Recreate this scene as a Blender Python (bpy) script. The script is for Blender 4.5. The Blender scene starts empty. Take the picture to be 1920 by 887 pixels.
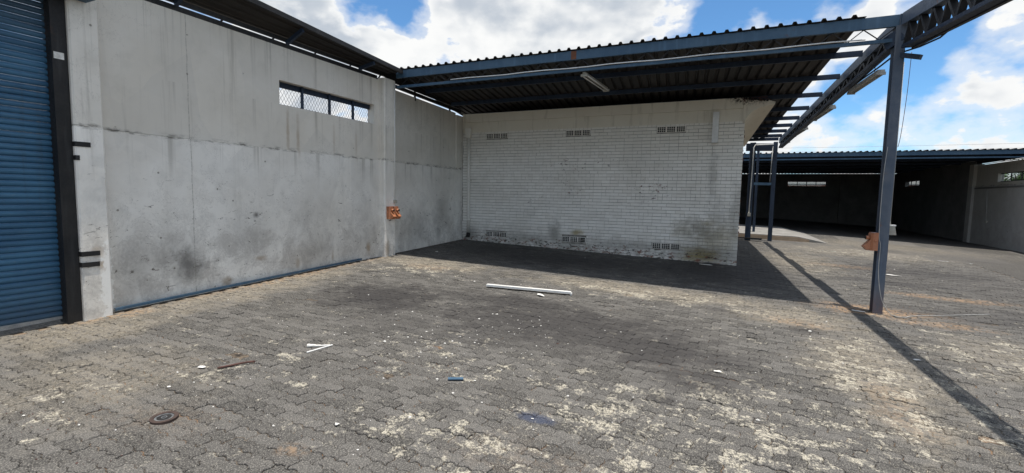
import bpy, math, random
from mathutils import Vector, Matrix
random.seed(7)
SC = bpy.context.scene
COL = SC.collection
R = math.radians

# ------------------------------------------------------------------ camera
YAW, PITCH, ROLL, CAM_H = -0.4299, 0.0854, 0.0191, 2.032
Fv = Vector((math.sin(YAW)*math.cos(PITCH), math.cos(YAW)*math.cos(PITCH), -math.sin(PITCH)))
Rv = Vector((math.cos(YAW), -math.sin(YAW), 0)); Uv = Rv.cross(Fv)
R2 = Rv*math.cos(ROLL) + Uv*math.sin(ROLL); U2 = Uv*math.cos(ROLL) - Rv*math.sin(ROLL)
cam_d = bpy.data.cameras.new('camera'); cam = bpy.data.objects.new('camera', cam_d); COL.objects.link(cam)
M = Matrix.Identity(4)
for i in range(3):
    M[i][0], M[i][1], M[i][2] = R2[i], U2[i], -Fv[i]
M[2][3] = CAM_H
cam.matrix_world = M
cam_d.sensor_width = 36.0; cam_d.lens = 36*900.85/1920
cam_d.clip_start = 0.05; cam_d.clip_end = 3000
SC.camera = cam

# ------------------------------------------------------------------ light and exposure
SUN_DIR = Vector((0.086, -0.042, 1)).normalized()
SC.view_settings.view_transform = 'Standard'; SC.view_settings.look = 'None'
SC.view_settings.gamma = 1.0; SC.view_settings.exposure = 0.2
SC.view_settings.use_curve_mapping = False
sun_d = bpy.data.lights.new('sun', 'SUN'); sun_d.energy = 5.0; sun_d.angle = R(0.53); sun_d.color = (1.0, 0.94, 0.86)
sun = bpy.data.objects.new('sun', sun_d); COL.objects.link(sun)
sun.rotation_euler = SUN_DIR.to_track_quat('Z', 'Y').to_euler(); sun.location = (0, 0, 60)

class NT:
    """tiny node-tree writer"""
    def __init__(s, tree): s.dim = '3D'; s.t = tree; s.n = tree.nodes; s.l = tree.links
    def new(s, typ, **kw):
        n = s.n.new(typ)
        for k, v in kw.items(): setattr(n, k, v)
        return n
    def put(s, sock, v):
        if isinstance(v, bpy.types.NodeSocket): s.l.new(v, sock)
        elif v is not None: sock.default_value = v
    def math(s, op, a, b=None, c=None, clamp=False):
        n = s.new('ShaderNodeMath', operation=op, use_clamp=clamp)
        s.put(n.inputs[0], a); s.put(n.inputs[1], b)
        if c is not None: s.put(n.inputs[2], c)
        return n.outputs[0]
    def vmath(s, op, a, b=None):
        n = s.new('ShaderNodeVectorMath', operation=op); s.put(n.inputs[0], a)
        if b is not None: s.put(n.inputs[1], b)
        return n.outputs['Value'] if op in ('DOT_PRODUCT', 'LENGTH', 'DISTANCE') else n.outputs['Vector']
    def step(s, v, lo, hi, a=0.0, b=1.0):
        n = s.new('ShaderNodeMapRange', interpolation_type='SMOOTHSTEP')
        s.put(n.inputs['Value'], v); s.put(n.inputs['From Min'], lo); s.put(n.inputs['From Max'], hi)
        s.put(n.inputs['To Min'], a); s.put(n.inputs['To Max'], b)
        return n.outputs['Result']
    def mix(s, f, a, b, mode='MIX'):
        n = s.new('ShaderNodeMix', data_type='RGBA', blend_type=mode)
        s.put(n.inputs[0], f); s.put(n.inputs[6], col(a)); s.put(n.inputs[7], col(b))
        return n.outputs[2]
    def noise(s, vec, scale, detail=4, rough=0.55, dist=0.0):
        n = s.new('ShaderNodeTexNoise', noise_dimensions=s.dim); s.put(n.inputs['Vector'], vec)
        n.inputs['Scale'].default_value = scale; n.inputs['Detail'].default_value = detail
        n.inputs['Roughness'].default_value = rough; n.inputs['Distortion'].default_value = dist
        return n.outputs['Fac']
    def voro(s, vec, scale, feature='F1', out='Distance'):
        n = s.new('ShaderNodeTexVoronoi', feature=feature); s.put(n.inputs['Vector'], vec)
        n.inputs['Scale'].default_value = scale
        return n.outputs[out]
    def scale(s, vec, v):
        return s.vmath('MULTIPLY', vec, v)
    def pos(s): return s.new('ShaderNodeNewGeometry').outputs['Position']
    def xyz(s, v):
        n = s.new('ShaderNodeSeparateXYZ'); s.put(n.inputs[0], v); return n.outputs
    def blob(s, p, c, r, wob=None, inner=0.25):
        d = s.vmath('LENGTH', s.vmath('MULTIPLY', s.vmath('SUBTRACT', p, c), tuple(1/q for q in r)))
        if wob is not None: d = s.math('ADD', d, wob)
        return s.step(d, 1.0, inner)
    def mul(s, a, b): return s.math('MULTIPLY', a, b)
    def add(s, a, b): return s.math('ADD', a, b)
    def maxi(s, vals):
        o = vals[0]
        for v in vals[1:]: o = s.math('MAXIMUM', o, v)
        return o

def col(c):
    if isinstance(c, (tuple, list)):
        return (*c, 1.0) if len(c) == 3 else tuple(c)
    return c

# sky: Nishita daylight with broken cumulus that goes on all round
world = bpy.data.worlds.new('World'); SC.world = world; world.use_nodes = True
w = NT(world.node_tree); w.n.clear()
sky = w.new('ShaderNodeTexSky', sky_type='NISHITA', sun_disc=False)
sky.sun_elevation = math.asin(SUN_DIR.z); sky.sun_rotation = math.atan2(SUN_DIR.x, SUN_DIR.y)
sky.altitude = 1500; sky.air_density = 1.0; sky.dust_density = 0.4; sky.ozone_density = 1.6
gen = w.new('ShaderNodeTexCoord').outputs['Generated']
def adir(az, el): return (math.sin(R(az))*math.cos(R(el)), math.cos(R(az))*math.cos(R(el)), math.sin(R(el)))
flat = w.scale(gen, (1, 1, 1.6))
n1 = w.noise(flat, 4.6, 4, 0.58)
n2 = w.noise(flat, 17.0, 4, 0.62)
field = w.add(w.add(w.mul(w.math('SUBTRACT', n1, .5), 1.35), w.mul(w.math('SUBTRACT', n2, .5), .50)), .578)
for az, el, r, wt in [(-50,15,7,.13),(-44,13.0,6,.16),(-39,13.5,4.5,.14),(-29,17,7.5,.2),(-20,17,8,.2),(-12.5,17,6,.18),
                      (20.5,14.5,2.6,.12),(20,8,10,-.01),(10.7,16.9,1.6,.12),(2.8,17.6,2.2,.12),
                      (-41.5,20.5,4.0,-.30),(-36.3,18.9,2.2,-.32),(0.5,19.8,5.0,-.36),(6.5,19,4.2,-.32),(13.4,12,3.2,-.24),(15.6,16,2.8,-.3),(9.8,10.8,2.6,-.25),(16,8.6,2.2,-.1)]:
    d = w.vmath('DOT_PRODUCT', gen, adir(az, el))
    field = w.add(field, w.step(d, math.cos(R(r*1.3)), math.cos(R(r*0.35)), 0.0, wt))
mask = w.math('MAXIMUM', w.step(field, 0.535, 0.67), w.step(field, 0.38, 0.62, 0.0, 0.6))
lump = w.step(w.add(w.mul(w.noise(w.vmath('ADD', flat, (0.3, 0.1, 0.05)), 6.0, 3, 0.6), .75), w.mul(n2, .25)), 0.38, 0.62)
deep = w.step(field, 0.60, 0.85, 0.0, 1.0)
shade = w.math('SUBTRACT', 1.0, w.mul(deep, w.math('SUBTRACT', 1.0, lump)), clamp=True)
cloud = w.mix(shade, (0.46, 0.51, 0.575), (0.85, 0.855, 0.85))
skyc = w.mix(1.0, sky.outputs['Color'], (0.086, 0.128, 0.150), 'MULTIPLY')
final = w.mix(mask, skyc, cloud)
bg = w.new('ShaderNodeBackground'); w.put(bg.inputs['Color'], final); bg.inputs['Strength'].default_value = 1.0
wo = w.new('ShaderNodeOutputWorld'); w.l.new(bg.outputs[0], wo.inputs[0])

# ------------------------------------------------------------------ mesh helpers
def gz(x, y):                                        # the yard drains towards the front right and levels out at the shed
    return -0.0277*x + 0.0328*min(y, 23.2) - 0.026*max(0.0, x-3.7)*max(0.0, min(1.0, (y-12)/8))
def bd(y, x0=2.17): return x0 - 0.098*(y - 9.45)     # line of the skewed canopy side

class MB:
    def __init__(s): s.v = []; s.f = []
    def face(s, pts):
        b = len(s.v); s.v += [tuple(p) for p in pts]; s.f.append(tuple(range(b, b+len(pts)))); return s
    def hexa(s, p):                                   # 4 bottom then 4 top points
        b = len(s.v); s.v += [tuple(q) for q in p]
        for q in ((0,3,2,1),(4,5,6,7),(0,1,5,4),(1,2,6,5),(2,3,7,6),(3,0,4,7)): s.f.append(tuple(b+i for i in q))
        return s
    def box(s, x0, x1, y0, y1, z0, z1):
        return s.hexa([(x0,y0,z0),(x1,y0,z0),(x1,y1,z0),(x0,y1,z0),(x0,y0,z1),(x1,y0,z1),(x1,y1,z1),(x0,y1,z1)])
    def bar(s, a, b, wd, ht, up=(0,0,1)):
        a, b = Vector(a), Vector(b); d = (b-a).normalized(); up = Vector(up)
        if abs(d.dot(up)) > .98: up = Vector((1,0,0))
        r = d.cross(up).normalized()*wd/2; u = r.cross(d).normalized()*ht/2
        return s.hexa([a-r-u, a+r-u, b+r-u, b-r-u, a-r+u, a+r+u, b+r+u, b-r+u])
    def tube(s, pts, r, n=8, cap=True):
        pts = [Vector(p) for p in pts]; b0 = len(s.v); prev = None
        for i, p in enumerate(pts):
            d = (pts[min(i+1, len(pts)-1)] - pts[max(i-1, 0)]).normalized()
            up = Vector((0,0,1)) if abs(d.z) < .95 else Vector((1,0,0))
            if prev is not None: up = prev
            a = d.cross(up).normalized(); c = a.cross(d).normalized(); prev = c
            rr = r[i] if isinstance(r, (list, tuple)) else r
            for k in range(n):
                t = 2*math.pi*k/n; s.v.append(tuple(p + a*math.cos(t)*rr + c*math.sin(t)*rr))
        for i in range(len(pts)-1):
            for k in range(n):
                s.f.append((b0+i*n+k, b0+i*n+(k+1)%n, b0+(i+1)*n+(k+1)%n, b0+(i+1)*n+k))
        if cap:
            s.f.append(tuple(b0+k for k in range(n))[::-1]); s.f.append(tuple(b0+(len(pts)-1)*n+k for k in range(n)))
        return s
    def prism(s, prof, fa, fb):                       # profile points mapped by fa and fb, closed
        n = len(prof); b = len(s.v); s.v += [tuple(fa(*p)) for p in prof] + [tuple(fb(*p)) for p in prof]
        for i in range(n): s.f.append((b+i, b+(i+1)%n, b+n+(i+1)%n, b+n+i))
        s.f.append(tuple(b+i for i in range(n))[::-1]); s.f.append(tuple(b+n+i for i in range(n)))
        return s
    def strip(s, a, b):                               # open ribbon between two point lists
        n = len(a); o = len(s.v); s.v += [tuple(p) for p in a] + [tuple(p) for p in b]
        for i in range(n-1): s.f.append((o+i, o+i+1, o+n+i+1, o+n+i))
        return s
    def channel(s, a, b, h, fl, side, t=0.006):       # C section: web height h, flange fl towards side
        a, b = Vector(a), Vector(b); sd = Vector(side).normalized(); up = Vector((0,0,1))
        prof = [(0,-h/2),(fl,-h/2),(fl,-h/2+t),(t,-h/2+t),(t,h/2-t),(fl,h/2-t),(fl,h/2),(0,h/2)]
        return s.prism(prof, lambda q, z: a+sd*q+up*z, lambda q, z: b+sd*q+up*z)
    def build(s, name, mat, parent=None, smooth=False):
        o = bpy.data.objects.new(name, None) if False else None
        off = wloc(parent)
        me = bpy.data.meshes.new(name)
        me.from_pydata([(x-off[0], y-off[1], z-off[2]) for x, y, z in s.v], [], s.f)
        me.materials.append(mat)
        if smooth:
            for p in me.polygons: p.use_smooth = True
        o = bpy.data.objects.new(name, me); COL.objects.link(o)
        if parent: o.parent = parent
        return o
def wloc(o):
    v = Vector((0,0,0))
    while o is not None: v += o.location; o = o.parent
    return v
def tag(o, label, cat=None, group=None, kind=None):
    if label: o['label'] = label
    if cat: o['category'] = cat
    if group: o['group'] = group
    if kind: o['kind'] = kind
    return o
def thing(name, label, cat, loc, group=None):
    o = bpy.data.objects.new(name, None); COL.objects.link(o); o.location = loc; o.empty_display_size = .2
    return tag(o, label, cat, group)
def solo(mb, name, mat, label, cat, group=None, base=None, smooth=False):
    """a thing that is one mesh, its origin at its own base"""
    if base is None:
        xs, ys, zs = zip(*mb.v); base = ((min(xs)+max(xs))/2, (min(ys)+max(ys))/2, min(zs))
    mb.v = [(x-base[0], y-base[1], z-base[2]) for x, y, z in mb.v]
    o = mb.build(name, mat, None, smooth); o.location = base
    return tag(o, label, cat, group)

# ------------------------------------------------------------------ materials
def material(name, fn, rough=0.8, metal=0.0, spec=0.3):
    m = bpy.data.materials.new(name); m.use_nodes = True
    t = NT(m.node_tree); b = t.n['Principled BSDF']
    b.inputs['Roughness'].default_value = rough; b.inputs['Metallic'].default_value = metal
    b.inputs['Specular IOR Level'].default_value = spec
    r = fn(t) if callable(fn) else {'c': fn}
    t.put(b.inputs['Base Color'], col(r['c']))
    if 'r' in r: t.put(b.inputs['Roughness'], r['r'])
    if 'h' in r:
        bp = t.new('ShaderNodeBump'); bp.inputs['Strength'].default_value = r.get('bs', .4); bp.inputs['Distance'].default_value = r.get('bd', .01)
        t.put(bp.inputs['Height'], r['h']); t.l.new(bp.outputs[0], b.inputs['Normal'])
    return m

def ground_nodes(t, joint=False):
    t.dim = '2D'; p = t.pos(); x, y, z = t.xyz(p)[:3]
    p2 = t.new('ShaderNodeCombineXYZ'); t.put(p2.inputs[0], x); t.put(p2.inputs[1], y); p = p2.outputs[0]
    geo = t.new('ShaderNodeNewGeometry').outputs['Random Per Island']
    ob = t.new('ShaderNodeObjectInfo').outputs['Random']
    rnd = t.math('FRACT', t.add(t.mul(geo, 7.31), t.mul(ob, 3.77)))
    rnd2 = t.math('FRACT', t.add(t.mul(rnd, 23.17), .31))
    mid = t.noise(p, 2.3, 3, .65); fine = t.noise(p, 30, 4, .8); grit = t.noise(p, 95, 2, .75); rag = t.noise(p, 13, 5, .75)
    if joint:
        base = t.mix(t.step(rag, .38, .56), (0.028, 0.023, 0.019), (0.125, 0.100, 0.075))
        base = t.mix(t.step(t.noise(p, 1.7, 3, .6), .48, .64, 0, .75), base, (0.185, 0.108, 0.06))
    else:
        base = t.mix(rnd, (0.027, 0.026, 0.025), (0.098, 0.094, 0.089))
        base = t.mix(t.step(fine, .34, .72, 0, .60), base, (0.140, 0.135, 0.126))
        base = t.mix(t.step(grit, .53, .70, 0, .72), base, (0.29, 0.275, 0.245))
        base = t.mix(t.step(grit, .46, .30, 0, .75), base, (0.030, 0.028, 0.026))
    wob = t.mul(t.math('SUBTRACT', t.add(t.mul(mid, .6), t.mul(rag, .4)), .5), 2.0)
    def blobs(lst, inner=.2): return t.maxi([t.mul(t.blob(p, (cx, cy, 0), (rx, ry, 1), wob, inner), k) for cx, cy, rx, ry, k in lst])
    # tan dust that settles where nobody drives
    dust = blobs([(-6.2,9.0,2.4,1.0,.8),(-7.3,5.5,.9,3.6,.75),(-7.2,3.0,1.1,1.6,.7),(-1.4,8.9,3.4,.75,.85),(0.9,8.4,1.4,.9,.75),(1.5,6.4,.9,2.4,.7),(1.6,14.8,1.3,3.0,.6),(3.5,17.8,3.2,2.0,.6),(-5.4,2.4,1.4,1.2,.45),(4.8,20.4,4,2,.6),(3.4,7.6,1.5,1.6,.45)])
    base = t.mix(t.mul(t.mul(dust, .62), t.step(t.add(t.mul(rag, .6), t.mul(fine, .4)), .36, .58)), base, (0.34, 0.295, 0.222))
    # red soil, mostly along the joints
    soil = blobs([(2.2,9.55,1.3,.6,1.0),(2.0,9.35,.7,.3,1.0),(2.9,9.1,.9,.35,.7),(3.75,11.4,1.4,.35,.9),(2.7,14.5,1.2,.45,.7),(-2.82,2.38,.2,.14,.55),(-7.5,6.5,.25,3.2,.6),(-7.45,3.6,.3,.8,.6),(.95,8.1,.6,.35,.5),(1.45,5.4,.35,.8,.3),(-4.2,2.2,.7,.4,.10),(-5.9,8.6,.9,.4,.45),(-1.3,3.1,1.0,.4,.10)])
    base = t.mix(t.mul(soil, t.step(rag, .42, .58)), base, (0.29, 0.195, 0.118))
    # cement and lichen crust, some blocks caked all over
    crust_r = blobs([(-.5,4.0,2.2,1.5,.9),(.5,4.7,1.8,1.7,.9),(.9,3.6,1.5,1.0,.9),(2.6,5.4,1.6,1.5,.7),(-2.2,4.4,2.2,.8,.55),(-1.9,3.1,1.6,.8,.95),(1.4,6.3,1.0,2.4,.9),(-3.0,4.5,1.8,1.0,.6),(-4.4,3.4,1.5,1.2,.5),(-6.2,8.3,2.2,1.0,.85),(-1.5,8.6,3.8,.8,.8),(3.6,18,3.4,1.8,.9),(-5.3,2.0,1.0,.6,.5),(3.0,7.3,1.7,2.2,.65),(2.0,13.8,1.4,2.2,.55)], .1)
    cr = t.add(t.add(t.mul(t.noise(p, 4.0, 3, .6), .36), t.mul(rag, .46)), t.add(t.mul(fine, .20), t.mul(t.math('SUBTRACT', rnd2, .5), .10)))
    over = t.math('SUBTRACT', cr, t.math('SUBTRACT', .632, t.mul(crust_r, .118)))
    crust = t.mul(t.step(over, -.025, .065), t.step(fine, .42, .54, .12, 1.0))
    base = t.mix(t.mul(crust, .88), base, t.mix(t.step(grit, .35, .65), (0.245, 0.225, 0.18), (0.54, 0.505, 0.415)))
    # oil and tyre black
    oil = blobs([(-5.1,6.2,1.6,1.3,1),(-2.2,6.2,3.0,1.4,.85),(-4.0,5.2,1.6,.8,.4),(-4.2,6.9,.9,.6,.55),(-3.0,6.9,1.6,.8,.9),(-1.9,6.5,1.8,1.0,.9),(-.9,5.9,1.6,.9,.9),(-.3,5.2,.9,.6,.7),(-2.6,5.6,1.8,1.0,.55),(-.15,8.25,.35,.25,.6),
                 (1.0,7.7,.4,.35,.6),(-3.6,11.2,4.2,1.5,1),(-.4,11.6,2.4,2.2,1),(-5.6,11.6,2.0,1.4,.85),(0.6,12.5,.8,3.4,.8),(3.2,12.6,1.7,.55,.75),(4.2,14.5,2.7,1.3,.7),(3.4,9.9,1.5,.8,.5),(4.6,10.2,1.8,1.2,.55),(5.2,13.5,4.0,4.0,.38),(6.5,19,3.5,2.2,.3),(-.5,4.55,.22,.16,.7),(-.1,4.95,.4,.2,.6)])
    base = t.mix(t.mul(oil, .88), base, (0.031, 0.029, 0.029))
    bl = t.mul(t.blob(p, (-1.4, 3.66, 0), (.2, .1, 1), wob, .3), .6)
    base = t.mix(bl, base, (0.03, 0.045, 0.09))
    rough = t.math('SUBTRACT', .93, t.mul(oil, .25))
    h = t.add(t.mul(fine, .8), t.add(t.mul(grit, .4), t.mul(crust, .5)))
    return p, base, rough, h, oil
def f_paver(t):
    p, base, rough, h, oil = ground_nodes(t)
    return {'c': base, 'r': rough, 'h': h, 'bs': .55, 'bd': .004}
def f_joint(t):
    p, base, rough, h, oil = ground_nodes(t, True)
    return {'c': base, 'r': rough, 'h': h, 'bs': .6, 'bd': .006}
def f_ground(t):
    p, base, rough, h, oil = ground_nodes(t)
    bk = t.new('ShaderNodeTexBrick'); t.put(bk.inputs['Vector'], p)
    bk.inputs['Scale'].default_value = 1.0; bk.inputs['Brick Width'].default_value = .225; bk.inputs['Row Height'].default_value = .1125
    bk.inputs['Mortar Size'].default_value = .006; bk.inputs['Mortar Smooth'].default_value = .3
    base = t.mix(t.mul(bk.outputs['Fac'], .55), base, (0.035, 0.030, 0.026))
    return {'c': base, 'r': rough, 'h': t.math('SUBTRACT', h, bk.outputs['Fac']), 'bs': .5, 'bd': .006}

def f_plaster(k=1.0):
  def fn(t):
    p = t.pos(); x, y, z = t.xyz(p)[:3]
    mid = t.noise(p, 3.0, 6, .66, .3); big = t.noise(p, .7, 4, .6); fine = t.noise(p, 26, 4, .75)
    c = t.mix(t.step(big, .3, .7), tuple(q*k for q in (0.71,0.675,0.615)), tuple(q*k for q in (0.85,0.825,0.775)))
    c = t.mix(t.step(mid, .45, .78, 0, .45), c, (0.50, 0.485, 0.45))
    c = t.mix(t.step(z, 2.79, 2.80, 0, .42), c, (0.58, 0.53, 0.44))
    st = t.noise(t.scale(p, (5, 5, .2)), 1.5, 5, .68)
    c = t.mix(t.mul(t.step(st, .56, .76), t.step(z, 1.0, 3.6, .12, .5)), c, (0.33, 0.305, 0.26))
    dn = t.noise(t.scale(p, (8, 8, .12)), 1.0, 4, .7)
    dr = t.maxi([t.mul(t.step(z, z0-ln, z0, 0, q), t.math('LESS_THAN', z, z0)) for z0, ln, q in ((4.67,1.1,.6),(3.62,.82,.45),(2.80,.75,.5))])
    c = t.mix(t.mul(dr, t.step(dn, .52, .70)), c, (0.20, 0.18, 0.15))
    c = t.mix(t.step(t.voro(t.vmath('ADD', p, t.scale(p, (0, .3, 0))), .8, 'F1', 'Color'), .2, .8, 0, .16), c, (0.42, 0.41, 0.39))
    lown = t.noise(t.scale(p, (1.2, 1.2, 1)), 2.2, 7, .72, .5)
    low = t.mul(t.step(z, 2.5, .7), t.step(t.add(t.mul(lown, .7), t.mul(fine, .3)), .42, .62))
    c = t.mix(t.mul(low, .5), c, (0.27, 0.24, 0.215))
    sc = t.noise(t.scale(p, (4.5, 4.5, 10)), 1.0, 8, .74, 1.4)
    c = t.mix(t.mul(t.step(sc, .61, .65), t.step(z, 2.7, 1.5, .05, .9)), c, (0.12, 0.10, 0.08))
    pk = t.mul(t.step(t.voro(p, 4.5), .09, .045), t.step(mid, .50, .56))
    c = t.mix(t.mul(pk, .75), c, (0.16, 0.14, 0.115))
    wob = t.mul(t.math('SUBTRACT', mid, .5), 1.7)
    soot_shade = t.maxi([t.mul(t.blob(p, (-7.65, cy, cz), (1, ry, rz), wob, .05), q) for cy, cz, ry, rz, q in
        [(4.62,.86,.40,.45,.8),(4.4,1.0,.7,.6,.3),(5.83,1.6,.10,.10,.85),(5.7,1.2,.7,.7,.22),(7.2,.85,.6,.5,.2),(8.6,.9,.6,.7,.22),(10.6,1.1,.8,.7,.35),(11.8,1.5,.6,.7,.35),(11.6,.9,.2,.4,.4),(3.95,.9,.4,.8,.3)]])
    c = t.mix(soot_shade, c, (0.085, 0.08, 0.075))
    rust = t.maxi([t.mul(t.blob(p, (-7.6, cy, cz), (1, ry, rz), wob, .1), q) for cy, cz, ry, rz, q in
        [(5.9,.83,.2,.07,.55),(6.7,.62,.07,.16,.45),(7.6,.65,.06,.2,.6),(8.7,.75,.1,.22,.6),(5.25,.5,.12,.1,.6),(3.4,1.2,.1,.12,.5),(3.45,1.02,.1,.1,.6),(9.2,.7,.08,.35,.5),(6.55,3.2,.05,.5,.5),(6.78,3.1,.06,.55,.5),(7.7,3.1,.05,.5,.3),(8.35,3.1,.05,.5,.3)]])
    c = t.mix(rust, c, (0.29, 0.20, 0.115))
    flake = t.mul(t.blob(p, (-7.5, 3.53, .55), (.5, .12, .8), t.mul(t.math('SUBTRACT', t.noise(p, 7, 5, .7), .5), 2.4), .75), .8)
    c = t.mix(flake, c, (0.88, 0.87, 0.83))
    g = t.mul(t.step(z, 2.755, 2.80), t.step(z, 2.87, 2.80)); g = t.mul(g, t.step(t.noise(t.scale(p, (1, 1, 3)), 4.0, 6, .72), .46, .62))
    c = t.mix(t.mul(g, .8), c, (0.10, 0.09, 0.075))
    seam = t.step(t.math('ABSOLUTE', t.add(t.math('SUBTRACT', y, 4.74), t.mul(t.math('SUBTRACT', mid, .5), .03))), .010, .003)
    c = t.mix(t.mul(seam, t.step(fine, .35, .6, .15, .6)), c, (0.20, 0.185, 0.16))
    hair = t.mul(t.step(t.math('ABSOLUTE', t.math('SUBTRACT', lown, .5)), .0035, .001), t.step(big, .5, .56))
    c = t.mix(t.mul(hair, .5), c, (0.16, 0.145, 0.13))
    return {'c': c, 'h': t.add(t.mul(fine, .4), t.math('SUBTRACT', mid, pk)), 'bs': .35, 'bd': .012}
  return fn
def f_brick(t):
    p = t.pos(); x, y, z = t.xyz(p)[:3]
    rnd = t.math('FRACT', t.add(t.mul(t.new('ShaderNodeNewGeometry').outputs['Random Per Island'], 5.7), t.new('ShaderNodeObjectInfo').outputs['Random']))
    big = t.noise(p, .9, 3, .6); mid = t.noise(p, 5, 5, .66, .3); fine = t.noise(p, 55, 2, .7)
    c = t.mix(rnd, (0.80, 0.77, 0.71), (0.89, 0.865, 0.81))
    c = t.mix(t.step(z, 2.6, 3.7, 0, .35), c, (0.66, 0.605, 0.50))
    c = t.mix(t.step(big, .45, .75, 0, .40), c, (0.58, 0.55, 0.49))
    c = t.mix(t.step(fine, .5, .8, 0, .3), c, (0.54, 0.52, 0.48))
    gl = t.math('SUBTRACT', z, t.add(t.mul(x, -.0277), .424))
    dirt = t.mul(t.step(gl, .75, 0.0), t.step(mid, .35, .62))
    c = t.mix(t.mul(dirt, .65), c, (0.25, 0.225, 0.19))
    wob = t.mul(t.math('SUBTRACT', mid, .5), 1.6)
    yel = t.maxi([t.mul(t.blob(p, (cx, 12.92, cz), (rx, 1, rz), wob, .1), k) for cx, cz, rx, rz, k in
        [(-.55,1.42,.35,.16,.5),(-.7,.62,.75,.30,1.0),(-.4,1.1,.8,.6,.42),(-3.95,1.03,.25,.12,.75),(-1.1,1.2,.5,.4,.25)]])
    c = t.mix(yel, c, (0.34, 0.26, 0.085))
    sm = t.maxi([t.mul(t.blob(p, (cx, 12.92, cz), (rx, 1, rz), wob, .1), k) for cx, cz, rx, rz, k in
        [(-4.6,1.0,.28,.45,.6),(-.35,1.5,.5,.8,.35),(-.5,2.7,.18,1.0,.35),(-.7,1.25,.9,.5,.55),(-.6,.7,1.1,.35,.6),(.05,1.6,.25,1.2,.4),(-2.5,.75,1.5,.2,.35),(-5.5,.8,1.5,.2,.35),(-7.3,.8,.3,.4,.5),(-4.2,.62,.5,.2,.45)]])
    c = t.mix(sm, c, (0.16, 0.15, 0.125))
    chipn = t.noise(t.scale(p, (1, 1, 2.2)), 7.5, 8, .72, .5)
    reg = t.maxi([t.step(gl, .60, .05, 0, .185)] + [t.mul(t.blob(p, (cx, 12.92, cz), (rx, 1, rz), wob, .1), .135) for cx, cz, rx, rz in
        [(-4.3,2.9,1.1,.35),(-3.0,3.0,1.0,.3),(-1.9,2.2,1.2,.9),(-.2,.5,.7,.3),(.1,2.4,.14,1.6),(-4.2,2.3,.8,.5),(-5.2,1.9,.7,.4)]])
    chip = t.step(t.add(chipn, reg), .708, .735)
    cc = t.mix(t.step(t.noise(p, 3.1, 2), .46, .56), (0.045, 0.038, 0.034), (0.20, 0.075, 0.05))
    c = t.mix(t.mul(chip, .9), c, cc)
    return {'c': c, 'h': t.math('SUBTRACT', t.mul(fine, .5), chip), 'bs': .4, 'bd': .006}
def f_mortar(t):
    p = t.pos(); n = t.noise(p, 6, 5, .65)
    return {'c': t.mix(t.step(n, .3, .7), (0.15, 0.138, 0.12), (0.42, 0.40, 0.355))}
def f_band(t):
    p = t.pos(); x, y, z = t.xyz(p)[:3]; n = t.noise(p, 1.6, 7, .62, .2); f = t.noise(p, 28, 4, .7)
    c = t.mix(n, (0.66, 0.60, 0.49), (0.76, 0.71, 0.60))
    c = t.mix(t.step(t.noise(t.scale(p, (4, 4, .5)), 2, 5), .55, .75, 0, .4), c, (0.34, 0.29, 0.22))
    rot = t.mul(t.blob(p, (.25, 12.9, 4.47), (.62, 1.2, .2), t.mul(t.math('SUBTRACT', t.noise(p, 9, 7, .75), .5), 1.8), .5), t.step(t.noise(p, 22, 6, .75), .42, .55))
    c = t.mix(t.mul(rot, .95), c, (0.035, 0.032, 0.03))
    return {'c': c, 'h': t.add(f, t.mul(rot, -2)), 'bs': .3, 'bd': .01}
def f_steel(c1, c2, rust, k=.5, foot=0.0):
    def fn(t):
        p = t.pos(); n = t.noise(p, 2.2, 6, .65); f = t.noise(p, 40, 4, .7); s = t.noise(t.scale(p, (9, 9, .7)), 1.5, 5, .6)
        c = t.mix(t.step(n, .35, .7), c1, c2)
        c = t.mix(t.step(s, .5, .75, 0, .45), c, tuple(min(1, q*1.7+.03) for q in c1))
        c = t.mix(t.mul(t.step(t.noise(p, 5, 8, .75), .60, .70), k), c, rust)
        z = t.xyz(p)[2]; c = t.mix(t.mul(t.step(z, .75, .25, 0, foot), t.step(n, .42, .58, .15, .8)), c, rust)
        return {'c': c, 'r': t.step(f, .2, .8, .42, .72), 'h': f, 'bs': .12, 'bd': .004}
    return fn
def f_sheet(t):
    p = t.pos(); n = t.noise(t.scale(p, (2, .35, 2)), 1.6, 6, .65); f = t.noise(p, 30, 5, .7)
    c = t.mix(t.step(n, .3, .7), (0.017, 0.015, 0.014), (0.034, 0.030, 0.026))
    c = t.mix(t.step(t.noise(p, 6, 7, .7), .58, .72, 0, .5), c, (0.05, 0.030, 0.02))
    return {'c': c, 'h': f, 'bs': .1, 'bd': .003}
def f_door(t):
    p = t.pos(); x, y, z = t.xyz(p)[:3]; n = t.noise(t.scale(p, (1, .5, 2.5)), 2.0, 7, .65); f = t.noise(p, 40, 5, .7)
    c = t.mix(t.step(n, .3, .72), (0.020, 0.085, 0.165), (0.045, 0.145, 0.250))
    c = t.mix(t.step(t.noise(t.scale(p, (1, 5, .25)), 1.3, 5, .7), .5, .72, 0, .55), c, (0.03, 0.05, 0.07))
    c = t.mix(t.step(z, 1.1, .3, 0, .5), c, (0.035, 0.05, 0.07))
    c = t.mix(t.step(z, 3.5, 4.3, 0, .65), c, (0.03, 0.037, 0.04))  # shade of the hood painted into the upper slats
    c = t.mix(t.mul(t.step(t.noise(t.scale(p, (2, 1.2, 5)), 3.5, 8, .72), .6, .72), .5), c, (0.17, 0.21, 0.25))
    return {'c': c, 'r': t.step(f, .2, .8, .38, .62), 'h': f, 'bs': .1, 'bd': .003}
def f_var(c1, c2, sc=4.0):
    def fn(t):
        p = t.pos(); n = t.noise(p, sc, 7, .68, .2); f = t.noise(p, sc*14, 4, .7)
        return {'c': t.mix(t.step(t.add(t.mul(n, .7), t.mul(f, .3)), .32, .68), c1, c2), 'h': f, 'bs': .15, 'bd': .004}
    return fn

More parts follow.
